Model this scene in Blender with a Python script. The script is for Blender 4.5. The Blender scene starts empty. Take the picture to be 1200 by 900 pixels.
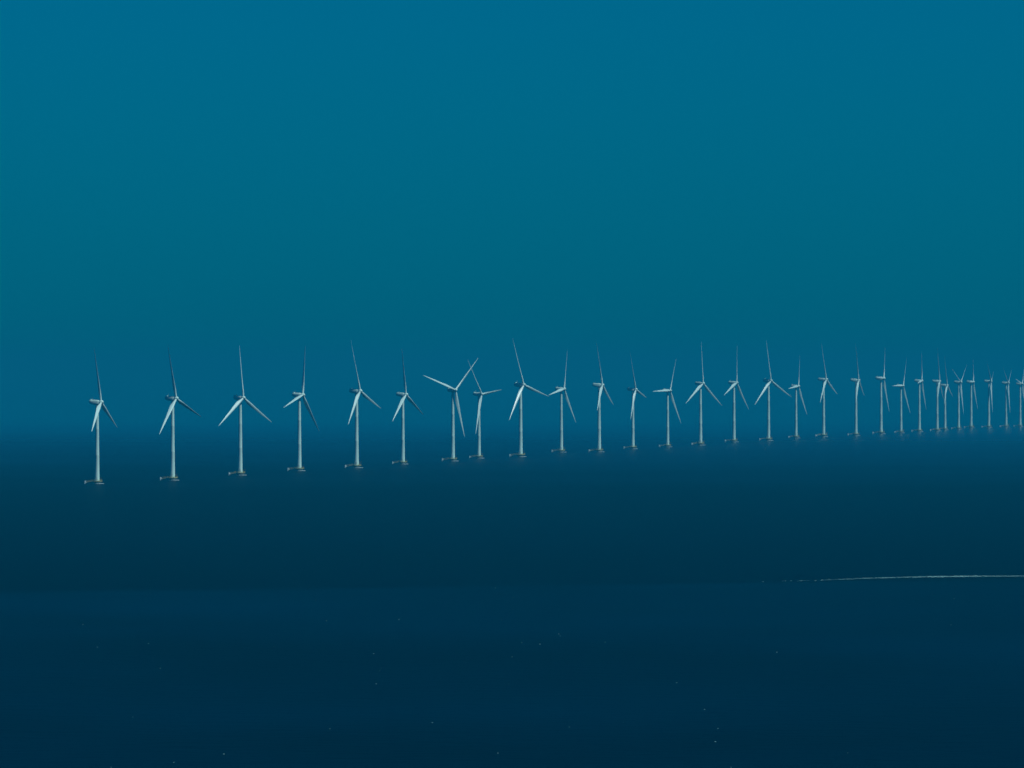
import bpy, bmesh, math, random
from mathutils import Vector, Matrix

random.seed(7)
scene = bpy.context.scene
col = scene.collection

# ------------------------------------------------------------------ camera
# 300 mm telephoto from about 87 m above the sea (f = 10000 px at 1200 px width)
F_PX, CX, CY, HORIZON, CAM_H = 10000.0, 600.0, 450.0, 428.0, 87.0
cam_d = bpy.data.cameras.new('camera')
cam = bpy.data.objects.new('camera', cam_d)
col.objects.link(cam)
cam_d.sensor_width = 36.0
cam_d.lens = 36.0 * F_PX / 1200.0
cam_d.clip_start = 1.0
cam_d.clip_end = 200000.0
cam.location = (0, 0, CAM_H)
cam.rotation_euler = (math.radians(90) - math.atan((CY - HORIZON) / F_PX), 0, 0)
scene.camera = cam

# ------------------------------------------------------------------ sky and sun
SUN_EL, SUN_AZ = math.radians(52), math.radians(62)   # azimuth: from "behind the camera" towards the right
sun_dir = Vector((math.sin(SUN_AZ) * math.cos(SUN_EL), -math.cos(SUN_AZ) * math.cos(SUN_EL), math.sin(SUN_EL)))
world = bpy.data.worlds.new('World')
scene.world = world
world.use_nodes = True
wn, wl = world.node_tree.nodes, world.node_tree.links
wn.clear()
sky = wn.new('ShaderNodeTexSky')
sky.sky_type = 'NISHITA'
sky.sun_disc = False
sky.sun_elevation = SUN_EL
sky.sun_rotation = math.atan2(sun_dir.x, sun_dir.y)
sky.altitude = 100
sky.air_density = 1.0
sky.dust_density = 0.4
sky.ozone_density = 2.0
tint = wn.new('ShaderNodeMix')
tint.data_type = 'RGBA'
tint.blend_type = 'MULTIPLY'
tint.inputs[0].default_value = 1.0
tint.inputs[7].default_value = (0.0, 0.222, 0.475, 1)
bg = wn.new('ShaderNodeBackground')
bg.inputs[1].default_value = 0.10
wo = wn.new('ShaderNodeOutputWorld')
wl.new(sky.outputs[0], tint.inputs[6])
wl.new(tint.outputs[2], bg.inputs[0])
wl.new(bg.outputs[0], wo.inputs[0])

sun_d = bpy.data.lights.new('sun', 'SUN')
sun_d.energy = 4.5
sun_d.angle = math.radians(0.5)
sun_d.color = (1.0, 0.96, 0.88)
sun = bpy.data.objects.new('sun', sun_d)
col.objects.link(sun)
sun.rotation_euler = sun_dir.to_track_quat('Z', 'Y').to_euler()

vs = scene.view_settings
vs.view_transform = 'Standard'
vs.look = 'None'
vs.exposure = 0.0
vs.gamma = 1.0
vs.use_curve_mapping = False
scene.cycles.volume_bounces = 0
scene.cycles.max_bounces = 6

HAZE_DENSITY = 7.7e-5
HAZE_COLOR = (0.003, 0.28, 0.485, 1)


# ------------------------------------------------------------------ helpers
def depth_of(py):
    """distance along the sea of a point of the waterline seen in photo row py"""
    return CAM_H * F_PX / (py - HORIZON)


def tag(o, label=None, cat=None, group=None, kind=None):
    if label: o['label'] = label
    if cat: o['category'] = cat
    if group: o['group'] = group
    if kind: o['kind'] = kind
    return o


def mesh_from(bm, name, mat, smooth=True):
    me = bpy.data.meshes.new(name)
    bmesh.ops.recalc_face_normals(bm, faces=bm.faces)
    bm.to_mesh(me)
    bm.free()
    me.materials.append(mat)
    if smooth:
        me.polygons.foreach_set('use_smooth', [True] * len(me.polygons))
        try:
            me.set_sharp_from_angle(angle=math.radians(38))
        except Exception:
            pass
    return me


def rings(bm, profile, n=32, close=True):
    """surface of revolution about z from (radius, z) pairs"""
    prev = None
    for r, z in profile:
        if r < 1e-4:
            cur = [bm.verts.new((0, 0, z))]
        else:
            cur = [bm.verts.new((r * math.cos(2 * math.pi * i / n), r * math.sin(2 * math.pi * i / n), z)) for i in range(n)]
        if prev:
            if len(prev) == 1 and len(cur) > 1:
                for i in range(n): bm.faces.new((prev[0], cur[i], cur[(i + 1) % n]))
            elif len(cur) == 1 and len(prev) > 1:
                for i in range(n): bm.faces.new((prev[i], prev[(i + 1) % n], cur[0]))
            elif len(cur) > 1:
                for i in range(n):
                    bm.faces.new((prev[i], prev[(i + 1) % n], cur[(i + 1) % n], cur[i]))
        elif close and len(cur) > 1:
            bm.faces.new(list(reversed(cur)))
        prev = cur
    if close and len(prev) > 1:
        bm.faces.new(prev)


def bar(bm, a, b, r, n=6):
    a, b = Vector(a), Vector(b)
    d = (b - a).normalized()
    u = d.orthogonal().normalized()
    v = d.cross(u)
    A = [bm.verts.new(a + r * (math.cos(2 * math.pi * i / n) * u + math.sin(2 * math.pi * i / n) * v)) for i in range(n)]
    B = [bm.verts.new(b + r * (math.cos(2 * math.pi * i / n) * u + math.sin(2 * math.pi * i / n) * v)) for i in range(n)]
    for i in range(n):
        bm.faces.new((A[i], A[(i + 1) % n], B[(i + 1) % n], B[i]))
    bm.faces.new(list(reversed(A)))
    bm.faces.new(B)


def box(bm, x0, x1, y0, y1, z0, z1):
    bmesh.ops.create_cube(bm, size=1, matrix=Matrix.Translation(((x0 + x1) / 2, (y0 + y1) / 2, (z0 + z1) / 2)) @
                          Matrix.Diagonal((x1 - x0, y1 - y0, z1 - z0, 1)))


# ------------------------------------------------------------------ materials
def paint(name, base, rough=0.45, wear=0.06, scale=0.6, stretch=(1, 1, 0.08)):
    m = bpy.data.materials.new(name)
    m.use_nodes = True
    n, l = m.node_tree.nodes, m.node_tree.links
    p = n['Principled BSDF']
    p.inputs['Roughness'].default_value = rough
    tc = n.new('ShaderNodeTexCoord')
    mp = n.new('ShaderNodeMapping')
    mp.inputs['Scale'].default_value = stretch
    nz = n.new('ShaderNodeTexNoise')
    nz.inputs['Scale'].default_value = scale
    nz.inputs['Detail'].default_value = 6
    rp = n.new('ShaderNodeValToRGB')
    rp.color_ramp.elements[0].position = 0.3
    rp.color_ramp.elements[1].position = 0.7
    dark = tuple(c * (1 - wear * 2.2) for c in base)
    rp.color_ramp.elements[0].color = (*dark, 1)
    rp.color_ramp.elements[1].color = (*base, 1)
    l.new(tc.outputs['Object'], mp.inputs[0])
    l.new(mp.outputs[0], nz.inputs[0])
    l.new(nz.outputs[0], rp.inputs[0])
    l.new(rp.outputs[0], p.inputs['Base Color'])
    return m


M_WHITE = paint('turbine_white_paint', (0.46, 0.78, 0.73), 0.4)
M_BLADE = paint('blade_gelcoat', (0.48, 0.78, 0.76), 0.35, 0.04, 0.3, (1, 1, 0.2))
M_CONC = paint('weathered_concrete', (0.26, 0.33, 0.29), 0.85, 0.15, 0.9, (1, 1, 0.4))
M_YELLOW = paint('safety_yellow_steel', (0.38, 0.41, 0.10), 0.55, 0.12, 1.2, (1, 1, 1))
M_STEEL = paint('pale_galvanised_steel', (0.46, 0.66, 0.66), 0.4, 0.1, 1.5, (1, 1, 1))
M_GLASS = paint('obstruction_lamp_red', (0.35, 0.03, 0.02), 0.2, 0.05, 1, (1, 1, 1))


def foam_material():
    m = bpy.data.materials.new('sea_foam')
    m.use_nodes = True
    n, l = m.node_tree.nodes, m.node_tree.links
    p = n['Principled BSDF']
    p.inputs['Base Color'].default_value = (0.13, 0.31, 0.32, 1)
    p.inputs['Roughness'].default_value = 0.9
    return m


M_FOAM = foam_material()


CALM0, CALM1 = 6400.0, 15000.0


def sea_material():
    m = bpy.data.materials.new('sea_water')
    m.use_nodes = True
    n, l = m.node_tree.nodes, m.node_tree.links
    p = n['Principled BSDF']
    p.inputs['Roughness'].default_value = 0.38
    p.inputs['IOR'].default_value = 1.33
    p.inputs['Specular IOR Level'].default_value = 0.008
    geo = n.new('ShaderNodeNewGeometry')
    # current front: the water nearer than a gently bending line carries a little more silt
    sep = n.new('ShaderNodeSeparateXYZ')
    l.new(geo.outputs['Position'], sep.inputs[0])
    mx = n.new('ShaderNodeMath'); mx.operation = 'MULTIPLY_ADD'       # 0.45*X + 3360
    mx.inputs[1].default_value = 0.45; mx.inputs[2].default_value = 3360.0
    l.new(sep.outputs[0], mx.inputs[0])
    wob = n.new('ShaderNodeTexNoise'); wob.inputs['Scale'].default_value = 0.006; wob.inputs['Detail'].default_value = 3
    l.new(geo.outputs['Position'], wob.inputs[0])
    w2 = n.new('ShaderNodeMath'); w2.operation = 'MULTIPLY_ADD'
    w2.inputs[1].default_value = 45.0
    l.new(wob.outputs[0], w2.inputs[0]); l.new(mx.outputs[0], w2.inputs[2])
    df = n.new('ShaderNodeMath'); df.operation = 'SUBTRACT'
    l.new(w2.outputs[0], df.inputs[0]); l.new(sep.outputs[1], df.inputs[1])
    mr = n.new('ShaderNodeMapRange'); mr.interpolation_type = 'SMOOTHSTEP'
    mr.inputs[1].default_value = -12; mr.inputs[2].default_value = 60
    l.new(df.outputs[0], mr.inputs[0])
    # long soft streaks of wind over the water
    mp = n.new('ShaderNodeMapping'); mp.inputs['Scale'].default_value = (0.004, 0.0022, 1)
    l.new(geo.outputs['Position'], mp.inputs[0])
    st = n.new('ShaderNodeTexNoise'); st.inputs['Scale'].default_value = 1.0; st.inputs['Detail'].default_value = 5
    l.new(mp.outputs[0], st.inputs[0])
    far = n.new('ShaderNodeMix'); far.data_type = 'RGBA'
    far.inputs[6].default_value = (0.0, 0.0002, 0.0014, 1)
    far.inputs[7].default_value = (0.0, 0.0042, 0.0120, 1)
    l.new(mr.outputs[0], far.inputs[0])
    mul = n.new('ShaderNodeMix'); mul.data_type = 'RGBA'; mul.blend_type = 'MULTIPLY'
    mul.inputs[0].default_value = 1.0
    sr = n.new('ShaderNodeMapRange')
    sr.inputs[1].default_value = 0.3; sr.inputs[2].default_value = 0.7
    sr.inputs[3].default_value = 0.35; sr.inputs[4].default_value = 1.7
    l.new(st.outputs[0], sr.inputs[0])
    l.new(far.outputs[2], mul.inputs[6]); l.new(sr.outputs[0], mul.inputs[7])
    l.new(mul.outputs[2], p.inputs['Base Color'])
    # wind: ruffled water near by, glassy calm water towards the horizon
    cw = n.new('ShaderNodeTexNoise'); cw.inputs['Scale'].default_value = 0.0012; cw.inputs['Detail'].default_value = 3
    l.new(geo.outputs['Position'], cw.inputs[0])
    ca = n.new('ShaderNodeMath'); ca.operation = 'MULTIPLY_ADD'; ca.inputs[1].default_value = 1200.0
    l.new(cw.outputs[0], ca.inputs[0]); l.new(sep.outputs[1], ca.inputs[2])
    calm = n.new('ShaderNodeMapRange'); calm.interpolation_type = 'SMOOTHSTEP'
    calm.inputs[1].default_value = CALM0; calm.inputs[2].default_value = CALM1
    l.new(ca.outputs[0], calm.inputs[0])
    sl = n.new('ShaderNodeMapRange'); sl.inputs[3].default_value = 0.006; sl.inputs[4].default_value = 0.5
    l.new(calm.outputs[0], sl.inputs[0]); l.new(sl.outputs[0], p.inputs['Specular IOR Level'])
    rl = n.new('ShaderNodeMapRange'); rl.inputs[3].default_value = 0.40; rl.inputs[4].default_value = 0.12
    l.new(calm.outputs[0], rl.inputs[0]); l.new(rl.outputs[0], p.inputs['Roughness'])
    bl = n.new('ShaderNodeMapRange'); bl.inputs[3].default_value = 0.5; bl.inputs[4].default_value = 0.02
    l.new(calm.outputs[0], bl.inputs[0])
    # waves
    wv = n.new('ShaderNodeTexNoise'); wv.inputs['Scale'].default_value = 0.09; wv.inputs['Detail'].default_value = 7
    wv.inputs['Roughness'].default_value = 0.6
    l.new(geo.outputs['Position'], wv.inputs[0])
    bp = n.new('ShaderNodeBump'); bp.inputs['Strength'].default_value = 0.5; bp.inputs['Distance'].default_value = 1.2
    l.new(bl.outputs[0], bp.inputs['Strength'])
    l.new(wv.outputs[0], bp.inputs['Height'])
    l.new(bp.outputs[0], p.inputs['Normal'])
    return m


# ------------------------------------------------------------------ the sea
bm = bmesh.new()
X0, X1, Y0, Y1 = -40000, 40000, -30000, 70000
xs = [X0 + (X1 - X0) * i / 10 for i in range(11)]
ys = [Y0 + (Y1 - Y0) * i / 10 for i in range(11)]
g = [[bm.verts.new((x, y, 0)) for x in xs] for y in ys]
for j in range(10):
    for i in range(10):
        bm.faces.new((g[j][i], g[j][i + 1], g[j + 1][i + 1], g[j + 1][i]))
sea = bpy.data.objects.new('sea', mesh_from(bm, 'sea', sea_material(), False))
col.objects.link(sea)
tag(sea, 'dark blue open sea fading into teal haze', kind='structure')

# ------------------------------------------------------------------ the haze over the sea
bm = bmesh.new()
box(bm, X0 - 20, X1 + 20, Y0 - 20, Y1 + 20, -1.0, 132.0)
mh = bpy.data.materials.new('sea_haze')
mh.use_nodes = True
hn, hl = mh.node_tree.nodes, mh.node_tree.links
hn.clear()
pv = hn.new('ShaderNodeVolumePrincipled')
pv.inputs['Color'].default_value = HAZE_COLOR
pv.inputs['Density'].default_value = HAZE_DENSITY
pv.inputs['Anisotropy'].default_value = 0.0
ho = hn.new('ShaderNodeOutputMaterial')
hl.new(pv.outputs[0], ho.inputs['Volume'])
haze = bpy.data.objects.new('haze', mesh_from(bm, 'haze', mh, False))
col.objects.link(haze)
tag(haze, 'teal sea haze hiding the horizon behind the turbines', kind='stuff')

# ------------------------------------------------------------------ turbine meshes
HUB_Z, BLADE_R, OVERHANG = 65.0, 46.2, 3.3


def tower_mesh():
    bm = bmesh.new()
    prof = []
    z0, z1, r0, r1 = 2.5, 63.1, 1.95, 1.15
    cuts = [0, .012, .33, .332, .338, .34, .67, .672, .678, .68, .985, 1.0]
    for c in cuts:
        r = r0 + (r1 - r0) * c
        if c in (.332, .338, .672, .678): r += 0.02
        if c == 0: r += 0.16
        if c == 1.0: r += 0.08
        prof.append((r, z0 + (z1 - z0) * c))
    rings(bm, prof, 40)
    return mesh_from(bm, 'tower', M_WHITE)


def tower_door_mesh():
    bm = bmesh.new()
    box(bm, -0.5, 0.5, -2.04, -1.84, 3.1, 5.3)
    return mesh_from(bm, 'door', M_STEEL, False)


def foundation_mesh():
    bm = bmesh.new()
    rings(bm, [(2.4, -0.9), (2.4, 0.5), (2.6, 0.9), (3.3, 1.5), (3.4, 1.6), (3.4, 1.85)], 32)
    return mesh_from(bm, 'foundation', M_CONC)


def caisson_mesh():
    bm = bmesh.new()      # low concrete apron at the waterline, longer on the boat side
    rings(bm, [(3.6, -0.9), (4.1, 0.1), (4.1, 0.3), (3.9, 0.38), (2.45, 0.45)], 9, False)
    for v in bm.verts:
        v.co.x = v.co.x * 1.12 + 1.0
    return mesh_from(bm, 'ice_apron', M_STEEL, False)


def platform_mesh():
    bm = bmesh.new()
    rings(bm, [(2.0, 1.9), (4.1, 1.9), (4.15, 1.97), (4.15, 2.25), (4.05, 2.3), (1.9, 2.32)], 32, False)
    return mesh_from(bm, 'work_platform', M_YELLOW, False)


def railing_mesh():
    bm = bmesh.new()
    n = 20
    P = [(4.0 * math.cos(2 * math.pi * i / n), 4.0 * math.sin(2 * math.pi * i / n)) for i in range(n)]
    for i in range(n):
        a, b = P[i], P[(i + 1) % n]
        bar(bm, (*a, 2.28), (*a, 3.4), 0.05, 5)
        for z in (2.85, 3.38):
            bar(bm, (*a, z), (*b, z), 0.045, 5)
    return mesh_from(bm, 'railing', M_YELLOW, False)


def gangway_mesh():
    bm = bmesh.new()      # sloping access bridge to the boat landing, on the left
    a, b = Vector((-3.9, -0.8, 2.1)), Vector((-8.4, -1.2, 1.35))
    for s in (-0.55, 0.55):
        bar(bm, a + Vector((0, s, 0)), b + Vector((0, s, 0)), 0.1)
        bar(bm, a + Vector((0, s, 1.0)), b + Vector((0, s, 1.0)), 0.06)
        for k in range(5):
            q = a.lerp(b, k / 4)
            bar(bm, q + Vector((0, s, 0)), q + Vector((0, s, 1.0)), 0.05)
    for k in range(13):
        q = a.lerp(b, k / 12)
        bar(bm, q + Vector((0, -0.55, 0.05)), q + Vector((0, 0.55, 0.05)), 0.07, 4)
    return mesh_from(bm, 'gangway', M_YELLOW, False)


def landing_mesh():
    bm = bmesh.new()      # boat landing: two fender tubes, ladder and a small pale deck
    for s in (-0.9, 0.9):
        bar(bm, (-9.6, -1.2 + s, -0.9), (-9.6, -1.2 + s, 2.6), 0.3, 10)
    for k in range(7):
        bar(bm, (-9.5, -2.0, -0.2 + k * 0.34), (-9.5, -0.4, -0.2 + k * 0.34), 0.05, 5)
    box(bm, -9.7, -8.0, -2.2, -0.2, 0.95, 1.25)
    box(bm, -9.5, -8.5, -1.9, -0.5, 1.2, 2.35)
    return mesh_from(bm, 'boat_landing', M_STEEL, False)


def crane_mesh():
    bm = bmesh.new()      # davit crane on the platform
    bar(bm, (2.6, -2.3, 2.25), (2.6, -2.3, 4.6), 0.13, 8)
    bar(bm, (2.6, -2.3, 4.5), (4.2, -3.2, 5.1), 0.1, 8)
    bar(bm, (4.15, -3.17, 5.1), (4.15, -3.17, 3.8), 0.03, 4)
    box(bm, 2.35, 2.85, -2.6, -2.25, 3.0, 3.5)
    return mesh_from(bm, 'davit_crane', M_YELLOW, False)


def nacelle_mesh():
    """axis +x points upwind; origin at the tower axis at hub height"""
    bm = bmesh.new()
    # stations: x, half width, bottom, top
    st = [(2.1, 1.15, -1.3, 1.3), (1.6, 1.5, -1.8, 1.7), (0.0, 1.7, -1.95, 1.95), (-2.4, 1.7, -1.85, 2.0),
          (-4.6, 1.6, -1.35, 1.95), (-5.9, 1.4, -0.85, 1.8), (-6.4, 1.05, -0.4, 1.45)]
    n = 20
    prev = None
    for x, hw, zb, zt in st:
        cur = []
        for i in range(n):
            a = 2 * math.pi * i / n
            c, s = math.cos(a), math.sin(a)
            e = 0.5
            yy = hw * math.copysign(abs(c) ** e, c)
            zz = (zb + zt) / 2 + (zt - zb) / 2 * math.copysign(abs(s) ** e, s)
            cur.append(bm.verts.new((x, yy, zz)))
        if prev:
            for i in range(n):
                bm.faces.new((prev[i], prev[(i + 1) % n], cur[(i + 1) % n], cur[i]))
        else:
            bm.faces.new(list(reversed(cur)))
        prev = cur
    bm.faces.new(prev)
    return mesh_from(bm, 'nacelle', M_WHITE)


def cooler_mesh():
    bm = bmesh.new()
    box(bm, -5.6, -4.6, -1.2, 1.2, 1.7, 2.5)
    bmesh.ops.bevel(bm, geom=bm.edges[:], offset=0.12, segments=2, affect='EDGES')
    return mesh_from(bm, 'cooler', M_WHITE)


def mast_mesh():
    bm = bmesh.new()
    bar(bm, (-4.0, 0.6, 1.9), (-4.0, 0.6, 4.0), 0.05, 6)
    bar(bm, (-4.0, 0.2, 3.6), (-4.0, 1.0, 3.6), 0.04, 6)
    return mesh_from(bm, 'wind_vane_mast', M_STEEL)


def lamp_mesh():
    bm = bmesh.new()
    rings(bm, [(0.0, 2.0), (0.22, 2.02), (0.22, 2.35), (0.12, 2.5), (0, 2.53)], 12, False)
    for v in bm.verts:
        v.co += Vector((-3.0, -0.7, 0))
    return mesh_from(bm, 'obstruction_lamp', M_GLASS)


def hub_mesh():
    """spinner: origin at the rotor centre, +x upwind"""
    bm = bmesh.new()
    prof = [(1.25, -1.25), (1.55, -0.9), (1.62, 0.0), (1.5, 0.8), (1.15, 1.5), (0.6, 1.95), (0, 2.1)]
    rings(bm, prof, 28)
    bmesh.ops.rotate(bm, verts=bm.verts, cent=(0, 0, 0), matrix=Matrix.Rotation(math.radians(90), 3, 'Y'))
    return mesh_from(bm, 'rotor_hub', M_WHITE)


def naca(t, n=12):
    """closed section, chord 0..1, thickness t"""
    up, lo = [], []
    for i in range(n + 1):
        x = 0.5 * (1 - math.cos(math.pi * i / n))
        y = 5 * t * (0.2969 * math.sqrt(x) - 0.126 * x - 0.3516 * x * x + 0.2843 * x ** 3 - 0.1036 * x ** 4)
        cam_ = 0.03 * 4 * x * (1 - x)
        up.append((x, y + cam_))
        lo.append((x, -y * 0.8 + cam_))
    return up + lo[-2:0:-1]


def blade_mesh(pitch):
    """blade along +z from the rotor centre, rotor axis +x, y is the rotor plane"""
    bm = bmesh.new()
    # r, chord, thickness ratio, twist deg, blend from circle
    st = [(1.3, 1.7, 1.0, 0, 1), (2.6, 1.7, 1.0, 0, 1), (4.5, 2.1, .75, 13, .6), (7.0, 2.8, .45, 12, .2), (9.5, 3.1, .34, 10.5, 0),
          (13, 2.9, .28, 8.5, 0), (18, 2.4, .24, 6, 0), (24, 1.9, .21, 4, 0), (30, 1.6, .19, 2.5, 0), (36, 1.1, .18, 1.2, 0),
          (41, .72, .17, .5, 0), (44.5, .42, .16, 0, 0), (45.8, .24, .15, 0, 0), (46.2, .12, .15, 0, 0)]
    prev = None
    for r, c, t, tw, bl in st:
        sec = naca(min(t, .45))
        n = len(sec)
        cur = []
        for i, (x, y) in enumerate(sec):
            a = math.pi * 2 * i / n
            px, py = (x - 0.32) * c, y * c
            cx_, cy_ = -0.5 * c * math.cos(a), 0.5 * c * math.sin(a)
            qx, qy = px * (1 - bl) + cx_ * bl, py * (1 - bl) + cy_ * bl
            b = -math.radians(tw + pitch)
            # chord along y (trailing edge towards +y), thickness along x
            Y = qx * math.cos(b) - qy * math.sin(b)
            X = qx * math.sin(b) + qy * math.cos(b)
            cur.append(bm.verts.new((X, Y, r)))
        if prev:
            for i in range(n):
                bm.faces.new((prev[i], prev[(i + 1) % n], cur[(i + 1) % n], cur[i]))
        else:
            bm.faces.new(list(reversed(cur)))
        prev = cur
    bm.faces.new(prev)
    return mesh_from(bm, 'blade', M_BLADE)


PITCH = 0.0
ME = dict(tower=tower_mesh(), door=tower_door_mesh(), foundation=foundation_mesh(), ice_apron=caisson_mesh(),
          work_platform=platform_mesh(), railing=railing_mesh(), gangway=gangway_mesh(), boat_landing=landing_mesh(),
          davit_crane=crane_mesh(), nacelle=nacelle_mesh(), cooler=cooler_mesh(), wind_vane_mast=mast_mesh(),
          obstruction_lamp=lamp_mesh(), rotor_hub=hub_mesh(), blade=blade_mesh(PITCH))


def part(name, parent, matrix=None):
    o = bpy.data.objects.new(name, ME[name])
    col.objects.link(o)
    o.parent = parent
    if matrix is not None:
        o.matrix_local = matrix
    return o


# photo column and row of each waterline, size factor, rotor yaw and tilt, blade angle, blade feathering (degrees), label
TURBINES = [
    (113.8, 567.0, 0.92, 77, 7, 92, 40, 'nearest and tallest wind turbine standing at the far left end of the row'),
    (202.2, 562.9, 0.95, 65, 5, 100, 58, 'second wind turbine from the left, broad lower blade crossing in front of its tower'),
    (281.5, 557.0, 0.94, 56, 4, 92, 20, 'third wind turbine from the left, three blades spread in a wide upside-down Y'),
    (350.7, 551.8, 0.96, 68, 4, 74, 60, 'fourth wind turbine from the left, one blade hanging close beside its tower on the right'),
    (417.8, 548.3, 1.00, 68, 7, 100, 24, 'fifth wind turbine from the left, lower blade merging with its tower top'),
    (472.0, 544.0, 0.94, 68, 4, 94, 52, 'wind turbine just left of the pair whose blades cross in mid row'),
    (530.6, 540.4, 0.99, 47, 4, 42, 18, 'wind turbine facing the viewer most, two blades raised in a wide V'),
    (561.2, 537.0, 0.92, 62, 4, 6, 22, 'wind turbine with one level blade, close to the right of the wide V blades'),
    (610.0, 535.4, 1.05, 59, 6, 106, 22, 'wind turbine at the picture centre, upper blade leaning left'),
    (657.6, 530.0, 0.97, 68, 4, 68, 20, 'wind turbine right of the picture centre, upper blade leaning right'),
    (702.0, 529.7, 1.03, 77, 7, 94, 24, 'wind turbine seen nearly edge-on, eleventh from the left, one blade hanging beside its tower'),
    (741.6, 526.0, 0.95, 74, 4, 108, 23, 'twelfth wind turbine from the left, upper blade tilted left above a short rotor'),
    (782.3, 523.8, 0.92, 62, 4, 61, 20, 'thirteenth wind turbine from the left, one blade pointing level to the left'),
    (820.8, 521.7, 1.03, 59, 4, 88, 20, 'fourteenth wind turbine from the left, even upside-down Y of thin blades'),
    (860.0, 518.0, 1.03, 68, 4, 78, 23, 'fifteenth wind turbine from the left, tall upright blade over two drooping ones'),
    (900.5, 516.3, 1.06, 56, 4, 96, 20, 'sixteenth wind turbine from the left, bright blade sloping down to the right'),
    (932.8, 513.3, 0.95, 71, 6, 64, 24, 'short wind turbine between two taller ones, one level blade on the left, seventeenth from left'),
    (965.0, 511.7, 1.07, 72, 6, 97, 20, 'eighteenth wind turbine from the left, two lower blades straddling its tower'),
    (1003.0, 510.5, 1.05, 80, 4, 96, 22, 'nineteenth wind turbine from the left, rotor edge-on with blade straight up'),
    (1032.4, 508.5, 1.08, 77, 4, 58, 20, 'twentieth wind turbine from the left, long blade hanging down right of its tower'),
    (1055.8, 507.3, 0.93, 68, 4, 60, 22, 'faint wind turbine, ninth from the right edge, upper blade leaning right'),
    (1077.3, 506.0, 1.02, 80, 4, 64, 24, 'faint wind turbine, eighth from the right edge, standing just left of the closest pair'),
    (1098.2, 505.2, 1.01, 82, 4, 88, 20, 'faint wind turbine, left one of the closest pair, upright blade'),
    (1107.4, 503.8, 0.92, 77, 4, 98, 22, 'faint wind turbine, right one of the closest pair, set slightly lower'),
    (1123.3, 503.0, 0.98, 71, 4, 34, 20, 'faint wind turbine, fifth from the right edge, blade raised to the right'),
    (1138.0, 501.5, 0.98, 80, 5, 60, 24, 'faint wind turbine, fourth from the right edge, rotor nearly edge-on'),
    (1158.7, 501.2, 0.99, 80, 4, 20, 22, 'faint wind turbine, third from the right edge, standing apart in the haze'),
    (1179.0, 500.5, 0.95, 77, 4, 28, 22, 'faint wind turbine, second from the right edge'),
    (1195.5, 500.2, 0.93, 74, 4, 50, 20, 'faintest wind turbine, last one against the right edge of the picture'),
]

for k, (px, py, s, yaw, tilt, phase, feather, label) in enumerate(TURBINES):
    d = depth_of(py)
    root = bpy.data.objects.new('wind_turbine', None)
    root.empty_display_size = 5
    col.objects.link(root)
    root.location = ((px - CX) / F_PX * d, d, 0)
    root.scale = (s, s, s)
    root.rotation_euler = (0, 0, math.radians(random.uniform(-14, 14)))
    tag(root, label, 'wind turbine', 'white wind turbines standing in a row in the sea')
    rz = root.rotation_euler.z
    tw = part('tower', root)
    part('door', tw)
    part('foundation', root)
    part('ice_apron', root)
    pf = part('work_platform', root)
    part('railing', pf)
    part('davit_crane', pf)
    part('gangway', root)
    part('boat_landing', root)
    # upwind direction: to the right and towards the viewer
    ang = -math.pi / 2 + math.radians(yaw) - rz
    base = Matrix.Translation((0, 0, HUB_Z)) @ Matrix.Rotation(ang, 4, 'Z')
    nac = part('nacelle', root, base)
    part('cooler', nac)
    part('wind_vane_mast', nac)
    part('obstruction_lamp', nac)
    hub = part('rotor_hub', root, base @ Matrix.Translation((OVERHANG, 0, 0.15)) @ Matrix.Rotation(-math.radians(tilt), 4, 'Y'))
    for j in range(3):
        # angle 0 = to the viewer's right (+y of the hub frame), 90 = up
        th = math.radians(phase + 120 * j)
        part('blade', hub, Matrix.Rotation(th - math.pi / 2, 4, 'X') @ Matrix.Rotation(math.radians(feather), 4, 'Z') @ Matrix.Diagonal((1, 1, 0.96, 1)))

# ------------------------------------------------------------------ foam on the water
def fleck(bm, x, y, lx, ly):
    n = random.randint(6, 9)
    vs_ = []
    a0 = random.uniform(0, 6.28)
    for i in range(n):
        a = a0 + 2 * math.pi * i / n
        r = random.uniform(0.55, 1.0)
        vs_.append(bm.verts.new((x + lx * r * math.cos(a), y + ly * r * math.sin(a), 0.05)))
    c = bm.verts.new((x, y, 0.16))
    for i in range(n):
        bm.faces.new((vs_[i], vs_[(i + 1) % n], c))


def streak_y(px):
    pts = [(860, 683.2), (900, 681.8), (960, 680.2), (1020, 677.6), (1080, 676.2), (1140, 675.4), (1200, 675.2), (1300, 675.4)]
    for (a, ya), (b, yb) in zip(pts, pts[1:]):
        if a <= px <= b:
            return ya + (yb - ya) * (px - a) / (b - a)
    return pts[-1][1]


bm = bmesh.new()
for i in range(5500):
    px = random.uniform(880, 1290)
    w = min(1, max(0.06, (px - 880) / 240)) if px < 1130 else max(0.35, 1 - (px - 1130) / 160)
    if random.random() > w * w * 0.5:
        continue
    d = depth_of(streak_y(px)) + random.gauss(0, 5.0)
    fleck(bm, (px - CX) / F_PX * d, d, random.uniform(0.1, 0.42), random.uniform(0.08, 0.26))
foam = bpy.data.objects.new('foam_streak', mesh_from(bm, 'foam_streak', M_FOAM, False))
col.objects.link(foam)
tag(foam, 'thin pale streak of foam on the dark water at lower right', 'foam', kind='stuff')

bm = bmesh.new()
for i in range(130):
    py = random.uniform(560, 905)
    px = random.uniform(-150, 1350)
    d = depth_of(py)
    sz = random.uniform(0.12, 0.42) ** 1.5
    fleck(bm, (px - CX) / F_PX * d, d, sz * 1.3, sz * 1.8)
caps = bpy.data.objects.new('whitecaps', mesh_from(bm, 'whitecaps', M_FOAM, False))
col.objects.link(caps)
tag(caps, 'tiny scattered flecks of white foam on the open sea', 'foam', kind='stuff')
